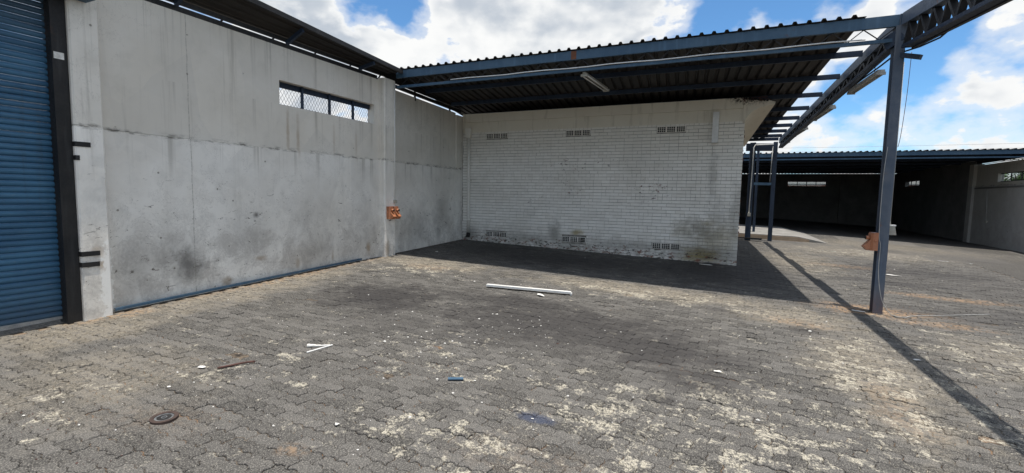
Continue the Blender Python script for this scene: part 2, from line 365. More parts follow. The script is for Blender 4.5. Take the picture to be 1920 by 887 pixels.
MAT = {
 'paver': material('weathered_paver', f_paver, spec=.25), 'joint': material('joint_sand', f_joint), 'ground': material('far_paving', f_ground, spec=.25),
 'plaster': material('grey_plaster', f_plaster()), 'brick': material('white_painted_brick', f_brick), 'mortar': material('dirty_mortar', f_mortar),
 'shadeplaster': material('shade_toned_plaster', f_plaster(.5)),  # plaster darkened so the right wall carries the shed roof's shade
 'pillar': material('pale_plaster', f_plaster(1.13)),  # paler paint; the tone also holds light on the second pillar's face
 'band': material('cream_render', f_band),
 'blue': material('blue_painted_steel', f_steel((0.034,0.080,0.135),(0.056,0.108,0.165),(0.12,0.05,0.03)), .5, .0, .4),
 'dblue': material('dark_blue_steel', f_steel((0.011,0.021,0.042),(0.019,0.034,0.062),(0.09,0.05,0.035)), .5, .0, .4),
 'post': material('grey_blue_post_steel', f_steel((0.058,0.080,0.115),(0.105,0.122,0.150),(0.17,0.075,0.045),.8,.6), .5, .0, .4),
 'sheet': material('aged_roof_sheet', f_sheet, .6), 'door': material('blue_shutter_paint', f_door, .5, 0, .45),
 'black': material('black_steel', f_steel((0.013,0.013,0.014),(0.028,0.026,0.025),(0.07,0.04,0.028),.4), .5),
 'galv': material('galvanised_bar', f_var((0.20,0.205,0.21),(0.40,0.40,0.39)), .5, .3),
 'rust': material('rusty_steel', f_var((0.085,0.03,0.02),(0.20,0.085,0.045),8), .8),
 'socket': material('copper_brown_enamel', f_var((0.34,0.13,0.06),(0.44,0.18,0.09),5), .38, .0, .5),
 'pvc': material('white_plastic', f_var((0.60,0.60,0.58),(0.78,0.78,0.76),6), .45),
 'cream': material('cream_plastic', f_var((0.30,0.285,0.24),(0.46,0.44,0.38),6), .5),
 'cable': material('grey_cable', f_var((0.28,0.28,0.27),(0.42,0.42,0.40),6), .6),
 'dcable': material('black_cable', (0.015,0.015,0.018), .5),
 'soot_shade': material('shade_darkened_wall', f_var((0.13,0.125,0.118),(0.22,0.21,0.20),1.2), .9),  # wall colour kept dark to carry the shade inside the far shed
 'dark': material('vent_dark', (0.02,0.019,0.018), .9),
 'slab': material('pale_concrete', f_var((0.15,0.145,0.135),(0.27,0.26,0.245),2.5), .9),
 'slabside': material('sandy_concrete', f_var((0.30,0.22,0.15),(0.42,0.32,0.23),3), .9),
 'paper': material('white_scrap', f_var((0.50,0.49,0.46),(0.80,0.79,0.76),20), .8),
 'cap_i': material('worn_iron', f_var((0.07,0.075,0.08),(0.30,0.31,0.32),30), .45, .5),
 'capring': material('dark_brown_iron', f_var((0.035,0.025,0.022),(0.075,0.05,0.042),14), .7),
 'stick': material('dark_red_brown_rod', f_var((0.045,0.022,0.018),(0.11,0.05,0.04),14), .7),
 'red': material('brick_red_wall', f_var((0.30,0.10,0.07),(0.42,0.17,0.12),3), .9),
 'roofpale': material('pale_metal_roof', f_var((0.12,0.12,0.12),(0.19,0.185,0.18),1), .6),
 'bark': material('bark', f_var((0.07,0.05,0.035),(0.14,0.11,0.08),5), .9),
 'leaf': material('leaf', f_var((0.06,0.11,0.03),(0.12,0.19,0.06),2), .6),
 'wood': material('grey_pole_timber', f_var((0.12,0.10,0.08),(0.2,0.17,0.14),3), .9),
}
g = bpy.data.materials.new('dusty_glass'); g.use_nodes = True
gt = NT(g.node_tree); gt.n.clear()
tr_ = gt.new('ShaderNodeBsdfTransparent'); tr_.inputs[0].default_value = (.80,.83,.83,1)
gl_ = gt.new('ShaderNodeBsdfGlossy'); gl_.inputs['Roughness'].default_value = .08
mx_ = gt.new('ShaderNodeMixShader'); mx_.inputs[0].default_value = .08; gt.l.new(tr_.outputs[0], mx_.inputs[1]); gt.l.new(gl_.outputs[0], mx_.inputs[2])
go_ = gt.new('ShaderNodeOutputMaterial'); gt.l.new(mx_.outputs[0], go_.inputs[0])
MAT['glass'] = g

# ------------------------------------------------------------------ ground and paving
PX0, PX1, PY0, PY1 = -7.62, 6.2, 0.2, 17.6
mb = MB()
def gpt(x, y, dz=0): return (x, y, gz(x, y)+dz)
# one sheet to the horizon, with the paved field let down in its middle
def gfar(x, y): return gz(max(-25, min(14, x)), max(-25, min(45, y)))
xs = [-400, -60, -25, PX0, -4, -1, 1, 2.4, 3.7, 5, PX1, 7.5, 9, 10.5, 12, 14, 60, 400]; ys = [-400, -60, -25, PY0, 4, 8, 12, 14, 16, PY1, 18.5, 20, 21.6, 23.2, 26, 30, 36, 45, 60, 900]
for i in range(len(xs)-1):
    for j in range(len(ys)-1):
        if PX0 <= xs[i] < PX1 and PY0 <= ys[j] < PY1: continue
        mb.face([(xs[a], ys[b], gfar(xs[a], ys[b])) for a, b in ((i,j),(i+1,j),(i+1,j+1),(i,j+1))])
ground = mb.build('ground', MAT['ground']); ground['kind'] = 'structure'
mb = MB(); d = -.0105
gx_ = [PX0-.05]+[x for x in xs if PX0 < x < PX1]+[PX1+.05]; gy_ = [PY0-.05]+[y for y in ys if PY0 < y < PY1]+[PY1+.05]
for i in range(len(gx_)-1):
    for j in range(len(gy_)-1): mb.face([gpt(gx_[i],gy_[j],d), gpt(gx_[i+1],gy_[j],d), gpt(gx_[i+1],gy_[j+1],d), gpt(gx_[i],gy_[j+1],d)])
paving = mb.build('paving', MAT['joint']); paving['kind'] = 'structure'; paving['label'] = 'yard paved with dark grey interlocking zigzag concrete blocks'

PL, PW = 0.225, 0.1125
from mathutils import noise as mnoise
def und(x, y): return .007*mnoise.noise((x*1.1, y*1.1, 3.0)) + .004*mnoise.noise((x*3.1, y*3.1, 7.0))
def paver_outline():
    a, e = .0095, .010
    gx = [(0,-a),(.018,-a),(.040,a),(.0725,a),(.0945,-a),(.1305,-a),(.1525,a),(.185,a),(.207,-a),(PL,-a)]
    hy = [(0,0),(.030,-e),(.0825,e),(PW,0)]
    pts = [(x, yy) for x, yy in gx]                                   # bottom edge, left to right
    pts += [(PL+h, yy-a) for yy, h in hy[1:-1]]                        # right end
    pts += [(x, PW+yy) for x, yy in reversed(gx)]
    pts += [(h, yy-a) for yy, h in reversed(hy[1:-1])]
    return [(x-PL/2, y-PW/2) for x, y in pts]
OUT = paver_outline()
def shrink(pts, k):
    res = []; n = len(pts)
    for i in range(n):
        p0, p1, p2 = Vector(pts[i-1]), Vector(pts[i]), Vector(pts[(i+1) % n])
        n1 = Vector((-(p1-p0).y, (p1-p0).x)).normalized(); n2 = Vector((-(p2-p1).y, (p2-p1).x)).normalized()
        m = (n1+n2); m = m.normalized() if m.length > 1e-4 else n1
        res.append(tuple(p1 + m*k))
    return res
O1, O2 = shrink(OUT, .0012), shrink(OUT, .0062)
def paver_verts(rx, ry, rz, dz, grow=0.0):
    v = []; ox, oy = random.gauss(0,.0016), random.gauss(0,.0016)
    c, s = math.cos(rz), math.sin(rz)
    for o, z in ((O2, 0.0), (O1, -.0055), (O1, -.026)):
        for x, y in o:
            X, Y = (x*c-y*s)*(1-grow), (x*s+y*c)*(1-grow); k_ = z+dz+X*rx+Y*ry; v.append((X+ox, Y+oy, k_))
    return v
NP = len(OUT)
PF = [tuple(range(NP))] + [(NP*k+i, NP*(k+1)+i, NP*(k+1)+(i+1) % NP, NP*k+(i+1) % NP) for k in (0, 1) for i in range(NP)]
def vis(x, y, m=1.06):
    dv = Vector((x, y, gz(x, y)-CAM_H)); dd = dv.dot(Fv)
    if dd < .6: return False
    return abs(dv.dot(R2)/dd) < 960/900.85*m+.12 and -dv.dot(U2)/dd < 443.5/900.85*m+.12
cells = []
row = 0; yy = PY0+PW/2
while yy < PY1:
    xx = PX0 + PL/2 + (PL/2 if row % 2 else 0)
    while xx < PX1-.05:
        if vis(xx, yy) and not (yy > 12.95 and xx < bd(yy, -.2)) : cells.append((xx, yy))
        xx += PL
    row += 1; yy += PW
def jig():
    return (random.gauss(0,.011), random.gauss(0,.018), random.gauss(0,.011), random.gauss(0,.0022)+(-.004 if random.random() < .06 else 0), random.uniform(-.002,.014))
cells.sort(key=lambda c: (c[0]**2+c[1]**2))
def inframe(x, y):
    dv = Vector((x, y, gz(x, y)-CAM_H)); dd = dv.dot(Fv)
    return abs(dv.dot(R2)/dd) < 1.05 and -dv.dot(U2)/dd < .485
near = [c for c in cells if inframe(*c)][:300]; nset = set(near)
variants = []
for k in range(14):
    me = bpy.data.meshes.new('paver'); me.from_pydata(paver_verts(*jig()), [], PF); me.materials.append(MAT['paver']); variants.append(me)
gslope = Matrix(((1,0,0,0),(0,1,0,0),(-.0277,.0328,1,0),(0,0,0,1)))
for k, (x, y) in enumerate(near):
    o = bpy.data.objects.new('paver', random.choice(variants)); COL.objects.link(o); o.parent = paving
    o.location = (x, y, gz(x, y)+und(x, y)); o.rotation_euler = (R(math.degrees(.0328)), R(math.degrees(.0277)), 0 if random.random() < .5 else math.pi if False else 0)
V, Fc = [], []
for c in cells:
    if c in nset: continue
    b = len(V); z0 = gz(*c)+und(*c)
    for x, y, z in paver_verts(*jig()): V.append((c[0]+x, c[1]+y, z0+z-.0277*x+.0328*y))
    Fc += [tuple(b+i for i in f) for f in PF]
me = bpy.data.meshes.new('paver_field'); me.from_pydata(V, [], Fc); me.materials.append(MAT['paver'])
o = bpy.data.objects.new('paver_field', me); COL.objects.link(o); o.parent = paving; o['kind'] = 'stuff'; o['label'] = 'interlocking concrete pavers farther out in the yard'
del V, Fc

# raised concrete pad beyond the brick building
mb = MB()
def pad(x0, x1, x2, y0, y1, h):
    lo = [gpt(x0,y0,-.05), gpt(x2,y0,-.05), gpt(x2,y1,-.05), gpt(x0,y1,-.05)]
    return lo
x0, x1, x2, y0, y1, h = -1.5, 2.15, 3.05, 19.75, 24.0, .17
A = lambda x, y, dz: (x, y, gz(x, y)+dz)
pts = [(x0,-.05),(x2,-.05),(x2,.006),(x1,h),(x0,h)]
mb.prism(pts, lambda x, dz: A(x, y0+.05*(x-x1), dz), lambda x, dz: A(x-.25, y1, dz))
solo(mb, 'concrete_pad', MAT['slab'], 'pale raised concrete pad with a ramped end beyond the brick building', 'concrete slab')
mb = MB(); mb.prism([(x0,-.04),(x2-.55,-.04),(x2-.55,.075),(x1,h-.03),(x0,h-.03)], lambda x, dz: A(x, y0-.02+.05*(x-x1), dz), lambda x, dz: A(x, y0+.03+.05*(x-x1), dz))
pad_o = bpy.data.objects['concrete_pad']
mb.build('sandy_edge', MAT['slabside'], pad_o)

# ------------------------------------------------------------------ left boundary wall with shutter bay
XW = -7.652
wall = thing('boundary_wall', 'grey plastered yard wall with barred window slot on the left', 'wall', (XW, 6.5, gz(XW, 6.5)))
def zlow(y): return gz(XW, y)-.15
XB = XW-.22
# bay 1 lower panel
mb = MB(); mb.hexa([(XB,3.4,zlow(3.4)),(XW,3.4,zlow(3.4)),(XW,9.25,zlow(9.25)),(XB,9.25,zlow(9.25)),(XB,3.4,2.80),(XW,3.4,2.80),(XW,9.25,2.805),(XB,9.25,2.805)])
mb.build('lower_panel', MAT['plaster'], wall)
XU = XW-.022
mb = MB(); y0, y1, zt = 3.4, 9.25, 4.665; wy0, wy1, wz0, wz1 = 6.38, 8.95, 3.62, 4.06
mb.box(XB, XU, y0, y1, 2.806, wz0)
mb.box(XB, XU, y0, wy0, wz0, zt); mb.box(XB, XU, wy1, y1, wz0, zt); mb.box(XB, XU, wy0, wy1, wz1, zt)
mb.build('upper_panel', MAT['plaster'], wall)
# bay 2 under the canopy
mb = MB(); mb.hexa([(XB,9.5,zlow(9.5)),(XW,9.5,zlow(9.5)),(XW,13.05,zlow(13)),(XB,13.05,zlow(13)),(XB,9.5,2.79),(XW,9.5,2.79),(XW,13.05,2.80),(XB,13.05,2.80)])
mb.build('lower_panel', MAT['plaster'], wall)
mb = MB(); mb.hexa([(XB,9.5,2.801),(XW-.05,9.5,2.801),(XW-.05,12.58,2.801),(XB,12.58,2.801),(XB,9.5,4.565),(XW-.05,9.5,4.565),(XW-.05,12.58,4.46),(XB,12.58,4.46)]); mb.box(XB, XW, 12.58, 13.05, 2.801, 4.40); mb.build('upper_panel', MAT['plaster'], wall)
# columns
def column(y0, y1, zt, xf=-7.5):
    mb = MB(); b = .018
    pr = [(XB-.02,y0),(xf-b,y0),(xf,y0+b),(xf,y1-b),(xf-b,y1),(XB-.02,y1)]
    mb.prism(pr, lambda x, y: (x, y, gz(x, y)-.1), lambda x, y: (x, y, zt)); return mb.build('pillar', MAT['pillar'], wall)
column(3.23, 3.545, 4.70); column(9.10, 9.50, 4.70)
# wall left of the shutter, out of the frame
mb = MB(); mb.box(XB, XW, -8, -1.2, -.4, 4.66); mb.build('lower_panel', MAT['plaster'], wall)
mb = MB(); mb.box(XB, XW, -1.2, 3.23, 4.32, 4.66); mb.build('lintel_beam', MAT['plaster'], wall)
# slot window: dark steel frame, three mullions, expanded metal
win = MB(); win.box(XB+.02, XB+.07, wy0, wy1, wz1-.10, wz1-.002); win.box(XB+.02, XB+.07, wy0, wy1, wz0+.002, wz0+.03)
win = win.build('window_frame', MAT['dblue'], wall)
for y in (6.98, 7.68, 8.36):
    MB().box(XB+.08, XB+.12, y-.022, y+.022, wz0+.001, wz1-.003).build('mullion', MAT['dblue'], win)
mb = MB(); dx = XB+.012; stepy = .075; hh = wz1-wz0
k = 0; y = wy0-hh
while y < wy1:
    for s in (1, -1):
        a, b = (y, wz0), (y+hh*.62, wz1)
        if s < 0: a, b = (y, wz1), (y+hh*.62, wz0)
        (ya, za), (yb, zb) = a, b
        if ya < wy0: f = (wy0-ya)/(yb-ya); ya, za = wy0, za+(zb-za)*f
        if yb > wy1 and yb > ya: f = (wy1-ya)/(yb-ya); yb, zb = wy1, za+(zb-za)*f
        if yb-ya > .01: mb.bar((dx, ya, za), (dx, yb, zb), .003, .0042)
    y += stepy
mb = mb.build('mesh_screen', MAT['dblue'], win); mb['kind'] = 'stuff'

# lean-to strip roof over the wall top, on brackets
eave = thing('wall_canopy', 'narrow dark sheet roof overhanging the top of the grey wall', 'canopy', (-7.5, 6, 4.7))
def ez(y): return 5.035-.056*(y-6.2)
def rib_profile(n, pitch=.205, h=.042):
    pts = []
    for k in range(n):
        b = k*pitch; pts += [(b, 0), (b+.118, 0), (b+.139, h), (b+.181, h), (b+.202, 0)]
    pts.append((n*pitch+.05, 0)); return pts
for ya, yb in ((-1.0, 2.62), (2.55, 6.02), (5.95, 9.40)):
    pr = [(q, h_) for q, h_ in rib_profile(3) if q < .67]
    f = lambda q, h_, y, e: (-7.20-q*.84, y, ez(y)+(4.86-ez(y))*q/.66+h_*.6+e)
    MB().strip([f(q, h_, ya, .003) for q, h_ in pr], [f(q, h_, yb, 0) for q, h_ in pr]).build('roof_sheet', MAT['sheet'], eave)
MB().channel((-7.185, -1, ez(-1)+.005), (-7.185, 9.38, ez(9.38)+.005), .085, .05, (-1,0,0)).build('edge_angle', MAT['black'], eave)
MB().channel((-7.69, -1, 4.715), (-7.69, 9.08, 4.715), .075, .05, (-1,0,0)).build('wall_plate', MAT['black'], eave)
MB().channel((-7.70, 9.52, 4.66), (-7.70, 12.9, 4.545), .085, .05, (-1,0,0)).build('wall_plate', MAT['black'], eave)
MB().hexa([(-7.74,9.40,4.728),(-7.70,9.40,4.728),(-7.70,13.0,4.610),(-7.74,13.0,4.610),(-7.74,9.40,4.98),(-7.70,9.40,4.98),(-7.70,13.0,4.70),(-7.74,13.0,4.70)]).build('side_flashing', MAT['black'], eave)
MB().box(-7.72,-7.67,-1,9.38,4.782,4.845).build('closure_strip', MAT['black'], eave)
for k in range(11):
    y = -.5+k*.96; MB().bar((-7.70, y, 4.67), (-7.67, y+.10, 4.82), .025, .03).build('bracket', MAT['black'], eave)
for y in (.6, 2.6, 4.6, 6.55, 8.45):
    MB().bar((-7.24, y, ez(y)-.075), (-7.66, y, 4.80-.05), .05, .07).build('rafter', MAT['dblue'], eave)
for y in (10.55, 12.25):
    MB().box(-7.735, -7.69, y, y+.03, 4.44, 4.72).build('bracket', MAT['black'], eave)

# roller shutter
door = thing('roller_shutter', 'closed blue corrugated roller shutter at the far left', 'shutter door', (-7.72, 1.2, gz(-7.7, 1.2)))
ds, pitch = -7.70, .0712
z0 = gz(-7.7, 1.2)+.14; 
prof = [(0,0),(.013,.004),(.022,.014),(.026,.030),(.023,.046),(.013,.058),(-.004,.064),(-.010,.072)]
me = None
for k in range(55):
    z = z0+k*pitch
    if z > 4.30: break
    if me is None:
        sm = MB(); sm.strip([(ds+x, -1.2, z+q) for x, q in prof][::-1], [(ds+x, 3.09, z+q) for x, q in prof][::-1]); ob = sm.build('slat', MAT['door'], door); me = ob.data; bz = z
        for p_ in me.polygons: p_.use_smooth = False
    else:
        ob = bpy.data.objects.new('slat', me); COL.objects.link(ob); ob.parent = door; ob.location = (random.uniform(-.0025,.0025), 0, z-bz)
sl = (gz(-7.7,3.09)-gz(-7.7,-1.2))/4.29
mb = MB(); b0, b1 = gz(-7.7,-1.2)+.045, gz(-7.7,3.09)+.045
mb.hexa([(ds-.02,-1.2,b0),(ds+.02,-1.2,b0),(ds+.02,1.53,b0+2.73*sl),(ds-.02,1.53,b0+2.73*sl),(ds-.02,-1.2,z0-.002),(ds+.02,-1.2,z0-.002),(ds+.02,1.53,z0-.002),(ds-.02,1.53,z0-.002)])
mb.hexa([(ds-.02,1.54,b0+2.74*sl),(ds+.018,1.54,b0+2.74*sl),(ds+.018,3.09,b1),(ds-.02,3.09,b1),(ds-.02,1.54,z0-.002),(ds+.018,1.54,z0-.002),(ds+.018,3.09,z0-.002),(ds-.02,3.09,z0-.002)])
mb.build('bottom_bar', MAT['galv'], door)
gr = MB(); gr.box(-7.74, -7.55, 3.075, 3.225, gz(-7.6,3.1)-.02, 4.42); gr = gr.build('guide_rail', MAT['black'], door)
for z, l in ((2.57,.16),(2.40,.04),(1.18,.20),(1.04,.19)):
    MB().box(-7.56, -7.49, 3.226, 3.226+l, z-.03, z+.03).build('lug', MAT['black'], gr)
MB().box(-7.549, -7.545, 3.09, 3.19, 3.58, 3.66).build('torn_sticker', MAT['paper'], gr)
MB().box(-7.50, -7.28, -1.2, 3.42, 4.33, 4.56).build('hood', MAT['blue'], door)

# blue angle iron along the wall base
mb = MB()
for a, b in (((-7.57,3.60,gz(-7.6,3.6)+.05),(-7.575,8.4,gz(-7.6,8.4)+.045)),):
    mb.channel(a, b, .035, .04, (-1,0,0), .006)
solo(mb, 'steel_channel', MAT['blue'], 'long blue steel channel lying along the foot of the grey wall', 'steel channel')

# conduit and brown socket pair on the wall pillar
c = thing('wall_conduit', 'white conduit running down the pillar above the brown sockets', 'conduit', (-7.485, 9.47, 1.83))
MB().tube([(-7.487,9.46,4.62),(-7.487,9.455,1.86)], .011, 8).build('pipe', MAT['pvc'], c, True)
MB().box(-7.499,-7.45,9.41,9.50,1.79,1.865).build('junction_box', MAT['cream'], c)
def socket(label, base, ax, out, s=1.0, group=None):
    """industrial socket: base = back centre, ax = horizontal along the wall, out = away from it"""
    t = thing('socket_box', label, 'socket', base, group); b = Vector(base); ax = Vector(ax); out = Vector(out); up = Vector((0,0,1))
    P = lambda u, w_, z: b+ax*u*s+out*w_*s+up*z*s
    def bx(u0,u1,w0,w1,z0,z1,n,par=t,m='socket'):
        return MB().hexa([P(u0,w0,z0),P(u1,w0,z0),P(u1,w1,z0),P(u0,w1,z0),P(u0,w0,z1),P(u1,w0,z1),P(u1,w1,z1),P(u0,w1,z1)]).build(n, MAT[m], par)
    body = MB(); pr = [(-.075,0),(.075,0),(.075,.07),(.05,.095),(-.05,.095),(-.075,.07)]
    body.prism(pr, lambda u, w_: P(u,w_,-.135), lambda u, w_: P(u,w_,.135)); body = body.build('housing', MAT['socket'], t)
    bx(-.082,.082,.0,.072,.135,.15,'lid')
    MB().tube([P(0,.09,.065),P(0,.145,.065)], .032*s, 12).build('switch_knob', MAT['socket'], t, True)
    MB().tube([P(0,.144,.065),P(0,.155,.065)], .024*s, 12).build('knob_face', MAT['dark'], t)
    so = MB(); pr = [(.094,.03),(.094,-.115),(.13,-.135),(.185,-.075)]
    so.prism(pr, lambda w_, z: P(-.05,w_,z), lambda w_, z: P(.05,w_,z)); so.build('outlet_hood', MAT['socket'], t)
    for u in (-.085,.085): MB().tube([P(u,.02,.02),P(u,.05,.02)], .012*s, 8).build('hinge_lug', MAT['socket'], t)
    return t
socket('copper brown wall socket on the pillar, nearer the shutter', (-7.499,9.235,1.555), (0,1,0), (1,0,0), 1.05)
socket('copper brown wall socket on the pillar, nearer the brick wall', (-7.499,9.425,1.555), (0,1,0), (1,0,0), 1.05)

# ------------------------------------------------------------------ brick building under the canopy
YB = 12.925
house = thing('brick_building', 'low white painted brick building with cream concrete eave under the canopy', 'building', (-3.7, 13.5, gz(-3.7, 13)))
XR = .14
mb = MB(); mb.box(XW+.01, XR-.012, YB+.011, YB+.2, .05, 3.905); 
mb.prism([(XR-.012,YB+.012),(bd(18.4,2.17)-2.17+XR-.22+.34,18.4),(XW+.05,18.4),(XW+.05,YB+.012)], lambda x,y:(x,y,.05), lambda x,y:(x,y,3.90-.087*max(0,y-YB-.3)))
wcore = mb.build('wall', MAT['mortar'], house)
course, bl, bh, jt = .085, .2245, .0755, .0040
vents = [(-6.82,3.70),(-4.33,3.70),(-1.88,3.70),(-6.79,.775),(-4.36,.755),(-1.88,.715)]
def in_vent(xa, xb, za, zb):
    for vx, vz in vents:
        if xb > vx-.005 and xa < vx+.69 and zb > vz+.012 and za < vz+.145: return True
    return False
bricks = []
z = .20; r = 0
while z < 3.87:
    mode = random.random(); x = XR; first = True
    while x > XW+.02:
        half = (mode > .8 and random.random() < .85) or (first and r % 2) or random.random() < .06
        l = .1095 if half else bl
        xa = max(x-l, XW+.015)
        if z+bh > gz((x+xa)/2, YB)-.02 and x-xa > .02:
            if not in_vent(xa, x, z, z+bh): bricks.append((xa, x, z))
            else:                                   # cut bricks around a vent
                for vx, vz in vents:
                    if z+bh > vz+.012 and z < vz+.145:
                        if xa < vx-.03 and x > vx-.005: bricks.append((xa, vx-.012, z))
                        if x > vx+.70 and xa < vx+.69: bricks.append((vx+.70, x, z))
        x -= l+jt; first = False
    z += course; r += 1
bricks = [b for b in bricks if b[1]-b[0] > .02]
bricks.sort(key=lambda b: ((b[0]+b[1])/2)**2 + (b[2]-CAM_H)**2)
def brick_mesh(mb, xa, xb, z):
    j = lambda s: random.uniform(-s, s)
    f = YB-.001+j(.0028); e = .004
    x0, x1, z0, z1 = xa+j(.002), xb+j(.002), z+j(.0015), z+bh+j(.0015)
    bk = YB+.03
    q = .0015; v = [(x0+q,f,z0+e),(x1-q,f,z0+e),(x1-q,f,z1-e),(x0+q,f,z1-e),(x0,f+e,z0),(x1,f+e,z0),(x1,f+e,z1),(x0,f+e,z1),(x0,bk,z0),(x1,bk,z0),(x1,bk,z1),(x0,bk,z1)]
    b = len(mb.v); mb.v += v; mb.f.append((b,b+1,b+2,b+3))
    for k in (0, 4):
        for i in range(4): mb.f.append((b+k+i, b+k+4+i, b+k+4+(i+1)%4, b+k+(i+1)%4))
vis_b = [b for b in bricks if b[2] > gz(b[0], YB)+.0]
solob = set(vis_b[:300])
for b in vis_b[:300]:
    m_ = MB(); brick_mesh(m_, *b); m_.build('brick', MAT['brick'], wcore)
m_ = MB()
for b in bricks:
    if b not in solob: brick_mesh(m_, *b)
o = m_.build('brickwork', MAT['brick'], wcore); o['kind'] = 'stuff'; o['label'] = 'white painted brick courses towards the far corner'
# toothed raw end of the corner bricks
for k in range(30):
    z = .55+k*.11; MB().box(XR-.004, XR+random.uniform(.004,.022), YB+.02, YB+.09, z, z+random.uniform(.04,.075)).build('broken_brick_end', MAT['rust'], wcore) if random.random() < .55 else None
# air bricks: trios
for i, (vx, vz) in enumerate(vents):
    vt = MB(); vt.box(vx-.005, vx+.69, YB+.0035, YB+.0105, vz+.003, vz+.154); vt = vt.build('vent', MAT['brick'], house)
    for q in range(3):
        MB().box(vx+.008+q*.232, vx+.21+q*.232, YB+.0005, YB+.003, vz+.012, vz+.146).build('shade_plate', MAT['dark'], vt)  # dark plate stands in for the shade inside the air brick holes
        a = vx+.003+q*.232; fr = MB(); wv = .212
        for u in range(5): fr.box(a+u*(wv-.010)/4, a+u*(wv-.010)/4+.010, YB-.012, YB+.0003, vz+.008, vz+.150)
        for u in range(4): fr.box(a+.002, a+wv-.002, YB-.010, YB+.0002, vz+.008+u*.0445, vz+.008+u*.0445+.0065)
        if i == 4 and q == 2: fr.v = fr.v[:8*2]+fr.v[8*4:]; fr.f = [tuple(j-(16 if j >= 32 else 0) for j in f) for f in fr.f if max(f) < 16 or min(f) >= 32]
        fr.build('grille', MAT['brick'], vt)
# smooth band and concrete eave
mb = MB(); mb.box(XW+.012, XR, YB-.004, YB+.2, 3.906, 4.20); mb.build('plaster_band', MAT['band'], house)
mb = MB(); n = 26; top = []; x0b, x1b = XW+.3, .02
mb.box(XW+.012, .088, YB-.035, YB+.25, 4.203, 4.455)
mb.build('eave_beam', MAT['band'], house)
# cantilevered cove along the right side, following the canopy line
prof = [(0,3.86)] + [(.60*(1-math.cos(R(a))), 3.86+.40*math.sin(R(a))) for a in (12,25,38,50,60,70,78)] + [(.615,4.27),(.62,4.33),(.45,4.375),(.33,4.36),(.18,4.42),(.02,4.46),(-.048,4.458),(-.048,3.86)]
mb = MB(); mb.prism(prof, lambda x,z:(XR+x,YB-.006,z), lambda x,z:(XR+x+bd(18.2)-bd(YB),18.2,z-.087*(18.2-YB)+.02))
mb.build('eave_cove', MAT['band'], house)
mb = MB()
for k in range(90):                                   # crumbled edge, roots and rubble
    x = random.uniform(-.1,.6); zz = 4.45-max(0,x-.05)*.16; s = random.uniform(.008,.024)
    y = YB-.03+random.uniform(-.02,.15); mb.box(x-s, x+s, y-s, y+s, zz-s, zz+s*random.uniform(.4,1.3))
o = mb.build('crumbled_edge', MAT['dark'], house); o['kind'] = 'stuff'
for k in range(14):
    x = random.uniform(0,.5); MB().tube([(x,YB-.03,4.44),(x+random.uniform(-.1,.15),YB-.05,4.41+random.uniform(-.05,.05)),(x+random.uniform(-.1,.2),YB-.045,4.40+random.uniform(-.09,.04))], .005, 5).build('dry_root', MAT['stick'], house)
dp = thing('downpipe', 'white downpipe in the corner between grey wall and brick wall', 'pipe', (-7.38, 12.86, .72))
MB().tube([(-7.40,12.86,3.75),(-7.375,12.86,.86)], .045, 12).build('pipe', MAT['brick'], dp, True)
MB().prism([(-7.49,4.02),(-7.30,4.02),(-7.33,3.74),(-7.46,3.74)], lambda x,z:(x,12.79,z), lambda x,z:(x,12.915,z)).build('hopper', MAT['brick'], dp)
MB().tube([(-7.375,12.86,.855),(-7.375,12.82,.74)], .06, 10).build('broken_shoe', MAT['dark'], dp, True)
for z in (1.25, 2.45): MB().box(-7.45,-7.31,12.80,12.92,z,z+.03).build('clamp', MAT['brick'], dp)
mb = MB(); mb.box(-.565,-.425,12.76,12.918,3.40,4.13)
solo(mb, 'wall_duct', MAT['pvc'], 'short pale vertical duct box high on the white brick wall', 'duct')

# ------------------------------------------------------------------ main canopy
can = thing('steel_canopy', 'blue steel canopy with dark ribbed sheets in front of the brick building', 'canopy', (2.16, 9.45, gz(2.16, 9.45)))
YF = 9.45
def rz(y): return 4.925-.087*(y-YF)
# sheets, each its own part, ribs parallel to the skewed side
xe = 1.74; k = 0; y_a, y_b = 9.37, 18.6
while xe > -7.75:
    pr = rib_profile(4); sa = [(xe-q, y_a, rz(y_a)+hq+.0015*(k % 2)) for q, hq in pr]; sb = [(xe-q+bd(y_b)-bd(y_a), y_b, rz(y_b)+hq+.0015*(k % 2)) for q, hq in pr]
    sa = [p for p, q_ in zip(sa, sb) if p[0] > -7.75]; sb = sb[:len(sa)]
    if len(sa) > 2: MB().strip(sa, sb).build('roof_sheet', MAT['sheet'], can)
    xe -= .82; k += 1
# front truss: top channel, bottom angle, zigzag web
MB().channel((-7.42,YF-.03,4.832), (2.22,YF-.03,4.832), .172, .06, (0,1,0), .007).build('front_beam', MAT['blue'], can)
MB().box(-3.10,-2.99,YF-.0335,YF-.0305,4.752,4.912).build('rusty_patch', MAT['rust'], can)
mb = MB(); mb.channel((-7.42,YF-.01,4.545), (2.17,YF-.01,4.545), .055, .05, (0,1,0), .006); mb.build('bottom_chord', MAT['blue'], can)
x = -7.3
while x < 2.0:
    MB().bar((x,YF+.015,4.572),(x+.21,YF+.015,4.748),.014,.014).build('web_bar', MAT['black'], can)
    MB().bar((x+.21,YF+.015,4.748),(x+.42,YF+.015,4.572),.014,.014).build('web_bar', MAT['black'], can); x += .42
# purlins
for y in (10.87, 12.15, 13.42, 14.60, 15.62, 16.50, 17.25, 17.95, 18.5):
    MB().channel((-7.6,y,rz(y)-.055), (bd(y)-.03,y,rz(y)-.055), .10, .05, (0,1,0), .006).build('purlin', MAT['dblue'], can)
